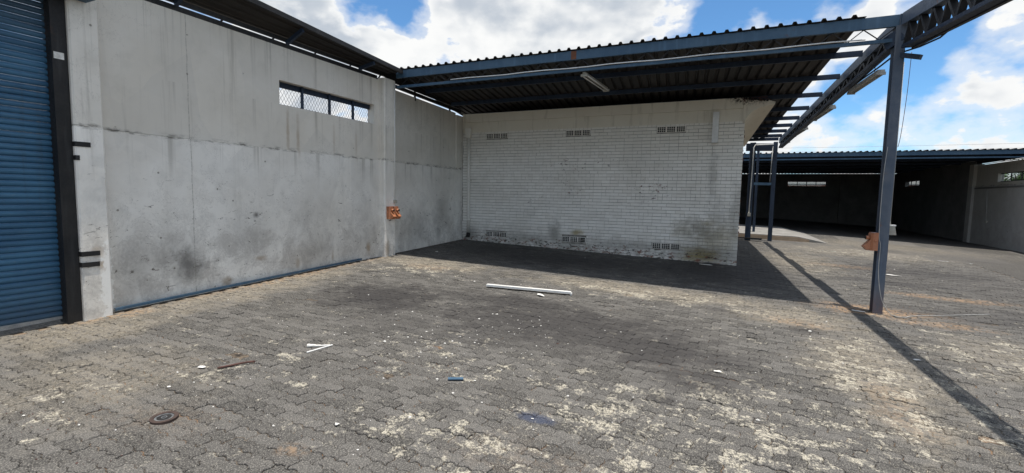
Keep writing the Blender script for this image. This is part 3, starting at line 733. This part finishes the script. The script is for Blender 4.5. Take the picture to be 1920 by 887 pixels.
# side truss from the far post to the corner post and on towards the front
def ln(a, b, t): return tuple(a[i]+(b[i]-a[i])*t for i in range(3))
T0, T1 = (bd(18.6),18.6,rz(18.6)-.10), (bd(9.40),9.40,4.835)
mb = MB(); mb.channel(T0, T1, .17, .12, (1,0,0), .007); mb.build('side_beam', MAT['post'], can)
B0, B1 = (bd(18.6)+.06,18.6,rz(18.6)-.32), (bd(9.5)+.06,9.5,4.55)
MB().bar(B0, B1, .12, .05).build('side_chord', MAT['dblue'], can)
n = 20
for k in range(n):
    a = ln(B0,B1,k/n); b = ln(T0,T1,(k+.5)/n); c2 = ln(B0,B1,(k+1)/n)
    MB().bar(a,(b[0]+.06,b[1],b[2]-.08),.09,.05).build('web_bar', MAT['black'], can); MB().bar((b[0]+.06,b[1],b[2]-.08),c2,.09,.05).build('web_bar', MAT['black'], can)
E0, E1 = (2.20,9.36,4.825), (2.80,0.6,3.92)
MB().bar((E0[0]+.05,E0[1],E0[2]), (E1[0]+.05,E1[1],E1[2]), .13, .175).build('side_beam', MAT['post'], can)
F0, F1 = (2.25,9.3,4.40), (2.85,.6,3.66)
MB().bar(F0, F1, .12, .05).build('side_chord', MAT['dblue'], can)
MB().bar((F0[0]+.09,F0[1],F0[2]-.03), (F1[0]+.09,F1[1],F1[2]-.03), .05, .02).build('side_chord', MAT['black'], can)
n = 22
for k in range(n):
    a = ln(F0,F1,k/n); b = ln(E0,E1,(k+.5)/n); c2 = ln(F0,F1,(k+1)/n)
    MB().bar(a,(b[0]+.05,b[1],b[2]-.08),.08,.045).build('web_bar', MAT['black'], can); MB().bar((b[0]+.05,b[1],b[2]-.08),c2,.08,.045).build('web_bar', MAT['black'], can)
# posts: I sections
def ipost(x, y, zt, wd, dp_, mat, rot=0.0, name='post', par=can, zb=None):
    t = .012; cx = [(-wd/2,-dp_/2),(wd/2,-dp_/2),(wd/2,-dp_/2+t),(t/2,-dp_/2+t),(t/2,dp_/2-t),(wd/2,dp_/2-t),(wd/2,dp_/2),(-wd/2,dp_/2),(-wd/2,dp_/2-t),(-t/2,dp_/2-t),(-t/2,-dp_/2+t),(-wd/2,-dp_/2+t)]
    c_, s_ = math.cos(rot), math.sin(rot); zb = gz(x,y)-.05 if zb is None else zb
    return MB().prism(cx, lambda u,v_:(x+u*c_-v_*s_, y+u*s_+v_*c_, zb), lambda u,v_:(x+u*c_-v_*s_, y+u*s_+v_*c_, zt)).build(name, mat, par)
ipost(2.185, 9.44, 4.74, .135, .15, MAT['post'], R(4))
ipost(2.78, .55, 3.9, .135, .15, MAT['post'])
ipost(1.22, 19.15, 4.05, .13, .13, MAT['dblue'])
MB().bar((2.21,9.40,4.30),(2.42,9.22,4.20),.07,.07).build('cleat', MAT['dblue'], can)
MB().bar((2.23,9.40,4.62),(2.05,9.55,4.50),.10,.20).build('gusset', MAT['dblue'], can)
# frame by the far post
MB().box(.42,.60,18.85,19.05,gz(.5,19)-.03,4.02).build('post', MAT['dblue'], can)
MB().bar((.60,18.98,2.60),(1.16,19.12,2.60),.06,.09).build('cross_rail', MAT['blue'], can)
MB().bar((.30,18.95,3.87),(1.22,19.12,3.87),.08,.26).build('cross_beam', MAT['dblue'], can)
MB().bar((.75,20.6,.62),(.75,20.6,4.0),.09,.09).build('post', MAT['dblue'], can)
MB().bar((.2,18.9,.685),(.95,18.75,.685),.14,.05).build('foot_plate', MAT['black'], can)
c = thing('frame_conduit', 'pale conduit looping over the blue frame beside the brick corner', 'conduit', (.52,18.82,1.5))
MB().tube([(.50,18.82,1.55),(.54,18.82,3.85),(.58,18.82,3.93),(1.14,18.98,3.96)],.018,8).build('pipe', MAT['pvc'], c, True)
MB().box(.46,.56,18.77,18.845,1.46,1.58).build('junction_box', MAT['cream'], c)
MB().tube([(1.13,19.0,3.9),(1.10,19.0,2.66)],.014,6).build('pipe', MAT['cable'], c, True)

# conduit along the front chord
mb = MB(); mb.tube([(-5.9+.45*k, YF-.045, 4.585+.008*math.sin(k*1.7)) for k in range(18)], .011, 6)
solo(mb, 'roof_conduit', MAT['pvc'], 'thin white conduit along the front lower rail of the canopy', 'conduit', smooth=True)
# twin batten light under the canopy
def batten(label, a, b, mat='cream', group='strip lights under the canopy', twin=True, hang=.1):
    a, b = Vector(a), Vector(b); t = thing('strip_light', label, 'strip light', (a+b)/2, group)
    d = (b-a).normalized(); r = d.cross(Vector((0,0,1))).normalized()
    MB().bar(a+Vector((0,0,.03)), b+Vector((0,0,.03)), .06 if twin else .11, .045).build('tray', MAT[mat], t)
    for s in ((-1,1) if twin else (-1,1)):
        MB().tube([a+r*s*.05+d*.03-Vector((0,0,.012)), b+r*s*.05-d*.03-Vector((0,0,.012))], .0135, 8).build('tube', MAT['pvc'] if twin else MAT['cream'], t, True)
    for e in (a+d*.015, b-d*.015): MB().bar(e-r*.07-Vector((0,0,.01)), e+r*.07-Vector((0,0,.01)), .03, .05).build('end_cap', MAT[mat], t)
    for e in (.2,.8):
        p = a+(b-a)*e; MB().tube([p+Vector((0,0,.05)), p+Vector((0,0,.05+hang))], .006, 5).build('hanger', MAT['black'], t)
    return t
batten('bare twin tube light under the middle of the canopy', (-2.86,9.55,4.47), (-2.72,10.85,4.42), hang=.12)
batten('weathered strip light along the canopy side, nearest the corner post', (2.20,10.40,4.27), (2.05,11.95,4.24), 'cable', twin=False, hang=.14)
batten('weathered strip light along the canopy side, second from the corner post', (1.93,13.15,4.17), (1.77,14.75,4.13), 'cable', twin=False, hang=.12)
batten('weathered strip light along the canopy side, third from the corner post', (1.69,15.60,4.03), (1.55,17.05,4.00), 'cable', twin=False, hang=.12)
batten('weathered strip light at the far end of the canopy side', (1.46,17.7,3.90), (1.36,18.7,3.86), 'cable', twin=False, hang=.1)
mb = MB(); mb.tube([(bd(y,2.28),y,4.44-.048*(y-9.5)+.012*math.sin(y*2.3)) for y in [9.5+.45*k for k in range(20)]], .014, 6)
solo(mb, 'light_rail', MAT['black'], 'dark rail carrying the strip lights along the canopy side', 'rail', smooth=True)
mb = MB(); pts = [(2.24,9.33,4.33),(2.34,9.0,4.30),(2.42,8.5,4.27),(2.44,8.1,4.30),(2.46,7.5,4.33),(2.5,7.0,4.25),(2.6,5.5,4.15),(2.75,3,3.8)]
mb.tube(pts, .012, 6); solo(mb, 'hanging_cable', MAT['dcable'], 'dark cable looping from the corner post towards the front', 'cable', smooth=True)

# things on the corner post
socket('copper brown socket on the left of the corner post', (2.105,9.40,1.40), (0.15,-1,0), (-1,-.15,0), 1.0)
c = thing('post_cable', 'thin grey cable hanging down the corner post onto the ground', 'cable', (2.15,9.33,.26))
pts = [(2.14,9.35,2.9),(2.115,9.345,2.4),(2.12,9.34,1.55),(2.15,9.34,1.35),(2.15,9.33,.95),(2.19,9.32,.62),(2.25,9.32,.42),(2.36,9.30,gz(2.4,9.3)+.03),(2.52,9.28,gz(2.5,9.3)+.012),(2.66,9.45,gz(2.66,9.45)+.012),(3.1,9.75,gz(3.1,9.75)+.012),(3.9,10.3,gz(3.9,10.3)+.012)]
def smoothline(p, n=6):
    out = []; p = [Vector(q) for q in p]
    for i in range(len(p)-1):
        a, b, c_, d_ = p[max(i-1,0)], p[i], p[i+1], p[min(i+2,len(p)-1)]
        for k in range(n):
            t = k/n; out.append(.5*((2*b)+(c_-a)*t+(2*a-5*b+4*c_-d_)*t*t+(3*b-a-3*c_+d_)*t**3))
    return out+[p[-1]]
MB().tube(smoothline(pts), .0055, 6).build('cable', MAT['cable'], c, True)
c = thing('switch_box', 'small cream switch box with conduit on the right side of the corner post', 'switch box', (2.29,9.46,1.5))
MB().prism([(2.262,1.66),(2.335,1.66),(2.36,1.52),(2.262,1.52)], lambda x,z:(x,9.41,z), lambda x,z:(x,9.50,z)).build('housing', MAT['cream'], c)
MB().box(2.26,2.345,9.40,9.51,1.661,1.68).build('lid', MAT['pvc'], c)
MB().tube([(2.275,9.46,4.2),(2.275,9.46,1.68)], .011, 8).build('conduit', MAT['cable'], c, True)
MB().tube([(2.268,9.47,1.52),(2.268,9.47,1.10)], .016, 8).build('lower_conduit', MAT['black'], c, True)
mb = MB(); mb.tube(smoothline([(2.34,9.36,4.32),(2.325,9.35,3.7),(2.30,9.38,3.1),(2.285,9.42,2.9)]), .004, 6)
solo(mb, 'drop_wire', MAT['rust'], 'thin dark red wire hanging beside the top of the corner post', 'wire', smooth=True)

# ------------------------------------------------------------------ far shed
shed = thing('open_shed', 'wide dark open shed with ribbed roof edge beyond the yard', 'shed', (5, 30, gz(5, 30)))
SY, SB = 23.0, 40.0
xe = -6.2; k = 0
while xe < 9.6:
    pr = rib_profile(4); z = 3.985+.002*(k % 2)
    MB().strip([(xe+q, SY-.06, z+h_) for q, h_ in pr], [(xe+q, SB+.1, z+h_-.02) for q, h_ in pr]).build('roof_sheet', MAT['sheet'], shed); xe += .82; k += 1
MB().channel((-6.2,SY,3.905),(10.25,SY,3.905),.15,.06,(0,1,0),.007).build('fascia_beam', MAT['blue'], shed)
MB().bar((-6.2,SY+.08,3.73),(10.25,SY+.08,3.73),.06,.05).build('bottom_chord', MAT['blue'], shed)
for y in (24.5,27,29.5,32,34.5,37): MB().box(-6.2,10.2,y,y+.06,3.865,3.975).build('purlin', MAT['dblue'], shed)
# back wall with window openings
def pierced(x0, x1, y0, y1, zb, zt, wins, par, mat):
    mb = MB(); zs = wins[0][2:4]; xs_ = [x0]
    mb.box(x0,x1,y0,y1,zb,zs[0]); mb.box(x0,x1,y0,y1,zs[1],zt); cur = x0
    for a, b, _, _ in wins: mb.box(cur,a,y0,y1,zs[0],zs[1]); cur = b
    mb.box(cur,x1,y0,y1,zs[0],zs[1]); return mb.build('back_wall', mat, par)
wins = [(-2.6,-.3,3.06,3.40),(3.45,5.8,3.06,3.40)]
pierced(-6.2,9.6,SB-.2,SB,0,3.945,[(a,b,3.06,3.40) for a,b,_,_ in wins], shed, MAT['soot_shade'])
for a, b, z0_, z1_ in wins:
    MB().box(a-.3,b+.3,SB-.24,SB-.201,2.2,2.3).build('ledge', MAT['soot_shade'], shed); wf = MB(); wf.box(a,b,SB-.13,SB-.09,3.06,3.085); wf.box(a,b,SB-.13,SB-.09,3.375,3.40); wf.box(a,a+.03,SB-.128,SB-.092,3.085,3.375); wf.box(b-.03,b,SB-.128,SB-.092,3.085,3.375)
    wf = wf.build('window', MAT['black'], shed); n = 4 if b-a > 1.5 else 2; pw = (b-a-.06)/n
    for q in range(n):
        if q: MB().box(a+.03+q*pw-.02,a+.03+q*pw+.02,SB-.125,SB-.095,3.085,3.375).build('mullion', MAT['black'], wf)
        MB().box(a+.05+q*pw,a+.01+(q+1)*pw,SB-.114,SB-.108,3.09,3.37).build('pane', MAT['glass'], wf)
mb = MB(); sx0, sx1, wa, wb = 9.6, 9.8, 34.9, 37.4
mb.box(sx0,sx1,27.9,SB,0,3.02); mb.box(sx0,sx1,27.9,SB,3.34,3.93); mb.box(sx0,sx1,27.9,wa,3.02,3.34); mb.box(sx0,sx1,wb,SB,3.02,3.34); mb.build('side_wall', MAT['soot_shade'], shed)
wf = MB(); wf.box(9.66,9.70,wa,wb,3.021,3.045); wf.box(9.66,9.70,wa,wb,3.315,3.339); wf = wf.build('window', MAT['black'], shed)
for k in range(3):
    y = wa+k*(wb-wa)/3; MB().box(9.677,9.683,y+.03,y+(wb-wa)/3-.03,3.047,3.313).build('pane', MAT['glass'], wf)
    if k: MB().box(9.665,9.695,y-.028,y+.028,3.046,3.314).build('mullion', MAT['black'], wf)
MB().box(-6.4,-6.2,22.7,SB,0,3.9).build('side_wall', MAT['soot_shade'], shed)
for x in (-1.0, 2.3, 6.6, 9.2): MB().box(x,x+.35,SB-.36,SB-.201,.3,3.92).build('pillar', MAT['soot_shade'], shed)
for x in (-2.0, 6.9): MB().box(x,x+.14,31,31.14,.3,3.93).build('post', MAT['dblue'], shed)

rw = thing('side_boundary_wall', 'pale grey plastered wall with window at the right edge of the yard', 'wall', (9.6, 20, gz(9.5, 20)))
XQ = 9.5
MB().hexa([(XQ,12,-.3),(XQ+.22,12,-.3),(XQ+.22,27.5,.0),(XQ,27.5,.0),(XQ,12,2.68),(XQ+.22,12,2.68),(XQ+.22,27.5,2.68),(XQ,27.5,2.68)]).build('lower_panel', MAT['shadeplaster'], rw)
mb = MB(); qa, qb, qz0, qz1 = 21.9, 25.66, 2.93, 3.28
mb.box(XQ+.03,XQ+.22,12,27.5,2.682,qz0); mb.box(XQ+.03,XQ+.22,12,qa,qz0,qz1); mb.box(XQ+.03,XQ+.22,qb,27.5,qz0,qz1); mb.box(XQ+.03,XQ+.22,12,27.5,qz1,3.70); mb.build('upper_panel', MAT['shadeplaster'], rw)
MB().box(XQ-.02,XQ+.05,12,27.5,3.765,3.98).build('top_flashing', MAT['black'], rw)
MB().box(XQ-.02,XQ+.03,12,27.5,2.683,2.75).build('ledge', MAT['soot_shade'], rw)
MB().box(XQ-.10,XQ+.25,27.5,27.9,.0,3.75).build('pillar', MAT['shadeplaster'], rw)
MB().tube([(XQ-.05,12,3.735),(XQ-.05,27.4,3.715)],.016,6).build('top_conduit', MAT['pvc'], rw, True)
wf = MB(); wf.box(XQ+.12,XQ+.16,qa,qb,qz0+.001,qz0+.03); wf.box(XQ+.12,XQ+.16,qa,qb,qz1-.03,qz1-.001); wf = wf.build('window', MAT['black'], rw)
for k in range(1,5): y = qa+k*(qb-qa)/5; MB().box(XQ+.125,XQ+.155,y-.02,y+.02,qz0+.03,qz1-.03).build('mullion', MAT['black'], wf)
for k in range(5): y = qa+k*(qb-qa)/5; MB().box(XQ+.137,XQ+.143,y+.022,y+(qb-qa)/5-.022,qz0+.032,qz1-.032).build('pane', MAT['glass'], wf)
MB().tube([(XQ-.015,26.3,2.6),(XQ-.015,26.15,1.36)],.014,6).build('conduit', MAT['cable'], rw, True)
MB().box(XQ-.05,XQ-.001,26.05,26.2,1.26,1.37).build('socket', MAT['cream'], rw)

# beyond the walls: a house, a tree, an overhead line
hs = thing('far_house', 'red walled house with pale roof seen through the far shed windows', 'house', (8, 64, 1.4))
MB().box(0,22,61,67,1.0,3.9).build('wall', MAT['red'], hs)
MB().prism([(60.4,3.88),(64,5.0),(67.6,3.88),(67.6,3.78),(60.4,3.78)], lambda y,z:(-.5,y,z), lambda y,z:(22.5,y,z)).build('roof', MAT['roofpale'], hs)
for x in (4,9,13): MB().box(x,x+1.4,60.95,61.05,2.2,3.3).build('window', MAT['dark'], hs)
def tree(label, bx_, by_, h, rad):
    t = thing('tree', label, 'tree', (bx_,by_,gfar(bx_,by_))); zb = gfar(bx_,by_)
    tr = MB(); tr.tube([(bx_,by_,zb),(bx_+.1,by_,zb+h*.25),(bx_,by_+.1,zb+h*.5)],[.22,.17,.11],8)
    for k in range(6):
        a = k*1.05; tr.tube([(bx_,by_,zb+h*(.3+.03*k)),(bx_+rad*.6*math.cos(a),by_+rad*.6*math.sin(a),zb+h*(.55+.05*k))],[.07,.03],6)
    tr.build('trunk', MAT['bark'], t); lf = MB()
    cl = [(random.gauss(0,rad*.42),random.gauss(0,rad*.42),h*.72+random.gauss(0,h*.07),rad*random.uniform(.25,.5)) for _ in range(30)]
    for _ in range(2200):
        cx,cy,cz,cr = random.choice(cl); v = Vector((random.gauss(0,1),random.gauss(0,1),random.gauss(0,1))).normalized()*cr*random.random()**.4
        p = Vector((bx_+cx,by_+cy,zb+cz))+v; s = random.uniform(.04,.09)
        a = Vector((random.gauss(0,1),random.gauss(0,1),random.gauss(0,.5))).normalized(); b = a.cross(Vector((random.gauss(0,1),random.gauss(0,1),1))).normalized()
        lf.face([p-a*s,p+b*s*.45,p+a*s,p-b*s*.45])
    lf.build('crown', MAT['leaf'], t)
tree('small leafy green tree seen through the window of the right hand wall', 15.75, 40, 4.9, .8)
pl = thing('power_line', 'two thin overhead wires crossing the sky above the far shed', 'power line', (10, 60, 1.9))
for zt, yy in ((8.55,60),(8.15,60.3)):
    MB().tube([(-35+5*k, yy, zt-.9*(1-((k-10)/10)**2)) for k in range(21)], .013, 5).build('wire', MAT['cable'], pl)
for x in (-35,65):
    MB().tube([(x,60.15,1),(x,60.15,9.2)],[.14,.10],8).build('pole', MAT['wood'], pl); MB().box(x-.05,x+.05,59.4,60.9,8.5,8.6).build('cross_arm', MAT['wood'], pl)

# ------------------------------------------------------------------ litter
def gp(x, y, h=0): return Vector((x, y, gz(x, y)+h))
t = thing('metal_trim', 'long white metal trim strip lying on the pavers', 'metal strip', gp(-3.22,7.72))
a, b = gp(-3.98,7.60,.03), gp(-2.47,7.86,.03)
MB().channel(a+Vector((0,0,.015)), b+Vector((0,0,.015)), .035, .085, (b-a).cross(Vector((0,0,1)))*-1, .004).build('strip', MAT['pvc'], t)
MB().bar(b+(b-a).normalized()*.004, b+(b-a).normalized()*.02, .09, .04).build('end_plate', MAT['pvc'], t)
def scrap(label, x, y, sx, sy, rot, mat='paper', name='paper_scrap', cat='litter', h=.012):
    n = 7; mb = MB(); c_, s_ = math.cos(rot), math.sin(rot); top = []
    for k in range(n):
        a = 2*math.pi*k/n; q = random.uniform(.65,1.05); u, v_ = sx*q*math.cos(a), sy*q*math.sin(a); X, Y = x+u*c_-v_*s_, y+u*s_+v_*c_
        top.append((X, Y, random.uniform(.25,1)*h))
    mb.prism(top, lambda X,Y,q: (X,Y,gz(X,Y)+q+.004), lambda X,Y,q: (X,Y,gz(X,Y)+q+.0065)); 
    return solo(mb, name, MAT[mat], label, cat, 'white scraps lying on the paving')
scrap('crumpled white scrap poking out from under the metal trim', -2.90,7.55,.15,.04,2.5,h=.03)
scrap('white paper scrap on the pavers left of the dark red rod', -4.80,3.0,.045,.03,.3)
scrap('flat white paper tag on the bare pavers right of centre', -.06,5.49,.055,.03,.15)
scrap('white scrap at the foot of the brick wall near its right end', -.54,12.56,.16,.05,.05)
scrap('long white scrap on the beam shadow beside the corner post', 1.93,9.36,.10,.025,-.2)
scrap('white paper flying shape on the asphalt beyond the corner post', 3.44,13.66,.17,.05,-.3)
scrap('white scrap on the far beam shadow right of the post foot', 2.07,7.05,.045,.03,.4)
scrap('largest white chip on the foreground pavers below the white rods', -2.78,2.79,.026,.020,.4,h=.02)
scrap('white chip at the left foot of the canopy shadow by the pillar', -6.9,10.4,.05,.02,.4,h=.02)
mb = MB(); mb.bar(gp(-2.48,3.95,.012), gp(-2.35,4.03,.010), .055, .008)
solo(mb, 'plastic_fragment', MAT['blue'], 'dark blue flat plastic fragment on the pavers in the foreground', 'litter')
mb = MB(); mb.tube(smoothline([gp(-4.64,3.05,.012),gp(-4.58,3.16,.014),gp(-4.53,3.26,.016),gp(-4.47,3.35,.012)]), [.004]+[.011]*17+[.004], 7)
solo(mb, 'metal_rod', MAT['stick'], 'dark red brown curved rod lying on the left pavers', 'rod', smooth=True)
mb = MB(); mb.tube([gp(-4.22,3.79,.01),gp(-4.15,4.10,.012)], .008, 6); solo(mb, 'white_rod', MAT['pvc'], 'thin straight white rod lying on the left pavers', 'rod')
mb = MB(); mb.tube(smoothline([gp(-4.35,3.92,.02),gp(-4.30,3.95,.022),gp(-4.24,4.0,.016),gp(-4.17,4.08,.012)]), [.022]*4+[.017]*5+[.013]*4+[.009]*6, 7); solo(mb, 'white_rod', MAT['paper'], 'knobbly white stick lying against the thin white rod', 'rod', smooth=True)
# round iron cap in the paving
cp = thing('iron_cap', 'small round rusty iron cap set among the foreground pavers', 'cap', gp(-4.08,2.235))
def ring(r0, r1, h0, h1, mat, name, par):
    mb = MB(); n = 40; f = lambda r_, h_: [gp(-4.08+r_*math.cos(2*math.pi*k/n), 2.235+r_*math.sin(2*math.pi*k/n), h_) for k in range(n)]
    mb.strip(f(r0,h0)+f(r0,h0)[:1], f(r0,h1)+f(r0,h1)[:1]); mb.strip(f(r0,h1)+f(r0,h1)[:1], f(r1,h1)+f(r1,h1)[:1]); mb.strip(f(r1,h1)+f(r1,h1)[:1], f(r1,h0)+f(r1,h0)[:1])
    return mb.build(name, mat, par)
ring(.098,.068,-.01,.014,MAT['capring'],'outer_ring',cp); ring(.067,.052,-.01,.010,MAT['cap_i'],'inner_ring',cp); ring(.0515,.022,-.01,.007,MAT['black'],'plate',cp); ring(.0215,.014,-.01,.012,MAT['cap_i'],'centre_ring',cp)
mb = MB(); mb.tube([gp(-4.08+.0135*math.cos(k),2.235+.0135*math.sin(k),.006) for k in (0,.1)],.001,4); ring(.0138,.0005,-.01,.006,MAT['black'],'hub',cp)
# crumbs of plaster and paint
mb = MB()
def crumb(x, y, s):
    b = gp(x, y, .003); n = 5; r0 = random.uniform(0,6.28); sq = random.uniform(.5,1)
    lo = [b+Vector((s*math.cos(r0+k*1.2566)*random.uniform(.7,1.1), s*sq*math.sin(r0+k*1.2566)*random.uniform(.7,1.1), 0)) for k in range(n)]
    top = b+Vector((0,0,s*random.uniform(.3,.7))); i = len(mb.v); mb.v += [tuple(q) for q in lo]+[tuple(top)]
    for k in range(n): mb.f.append((i+k, i+(k+1)%n, i+n))
for cx, cy, rx, ry, n in [(-3.0,5.0,1.2,.9,170),(-2.4,5.8,1.6,1.0,110),(-3.6,3.3,1.4,.9,90),(-4.8,2.6,1.4,.9,50),(-1.6,4.0,1.9,1.3,130),(-5.3,5.2,1.3,1.3,70),(.5,6.5,2,2,80),(-5,8,2,1,60),(3.5,13,2.5,3,60),(-3.5,11.3,2.5,.9,40)]:
    for _ in range(int(n*.65)): 
        x, y = random.gauss(cx,rx*.6), random.gauss(cy,ry*.6)
        if x > -7.4 and y > 1: crumb(x, y, min(.026, random.lognormvariate(-5.2,.62)))
o = mb.build('plaster_crumbs', MAT['paper']); tag(o, 'white crumbs of plaster and paint strewn over the pavers', 'litter', None, 'stuff')
mb = MB()
for _ in range(70): x, y = random.gauss(-4.6,.5), random.gauss(1.75,.25); crumb(x, y, min(.016, random.lognormvariate(-5.3,.5)))
for _ in range(120): crumb(random.uniform(-6,4), random.uniform(2.5,13), min(.02, random.lognormvariate(-5.2,.5)))
o = mb.build('soil_crumbs', MAT['stick']); tag(o, 'small dark crumbs of soil and rust strewn over the pavers', 'litter', None, 'stuff')
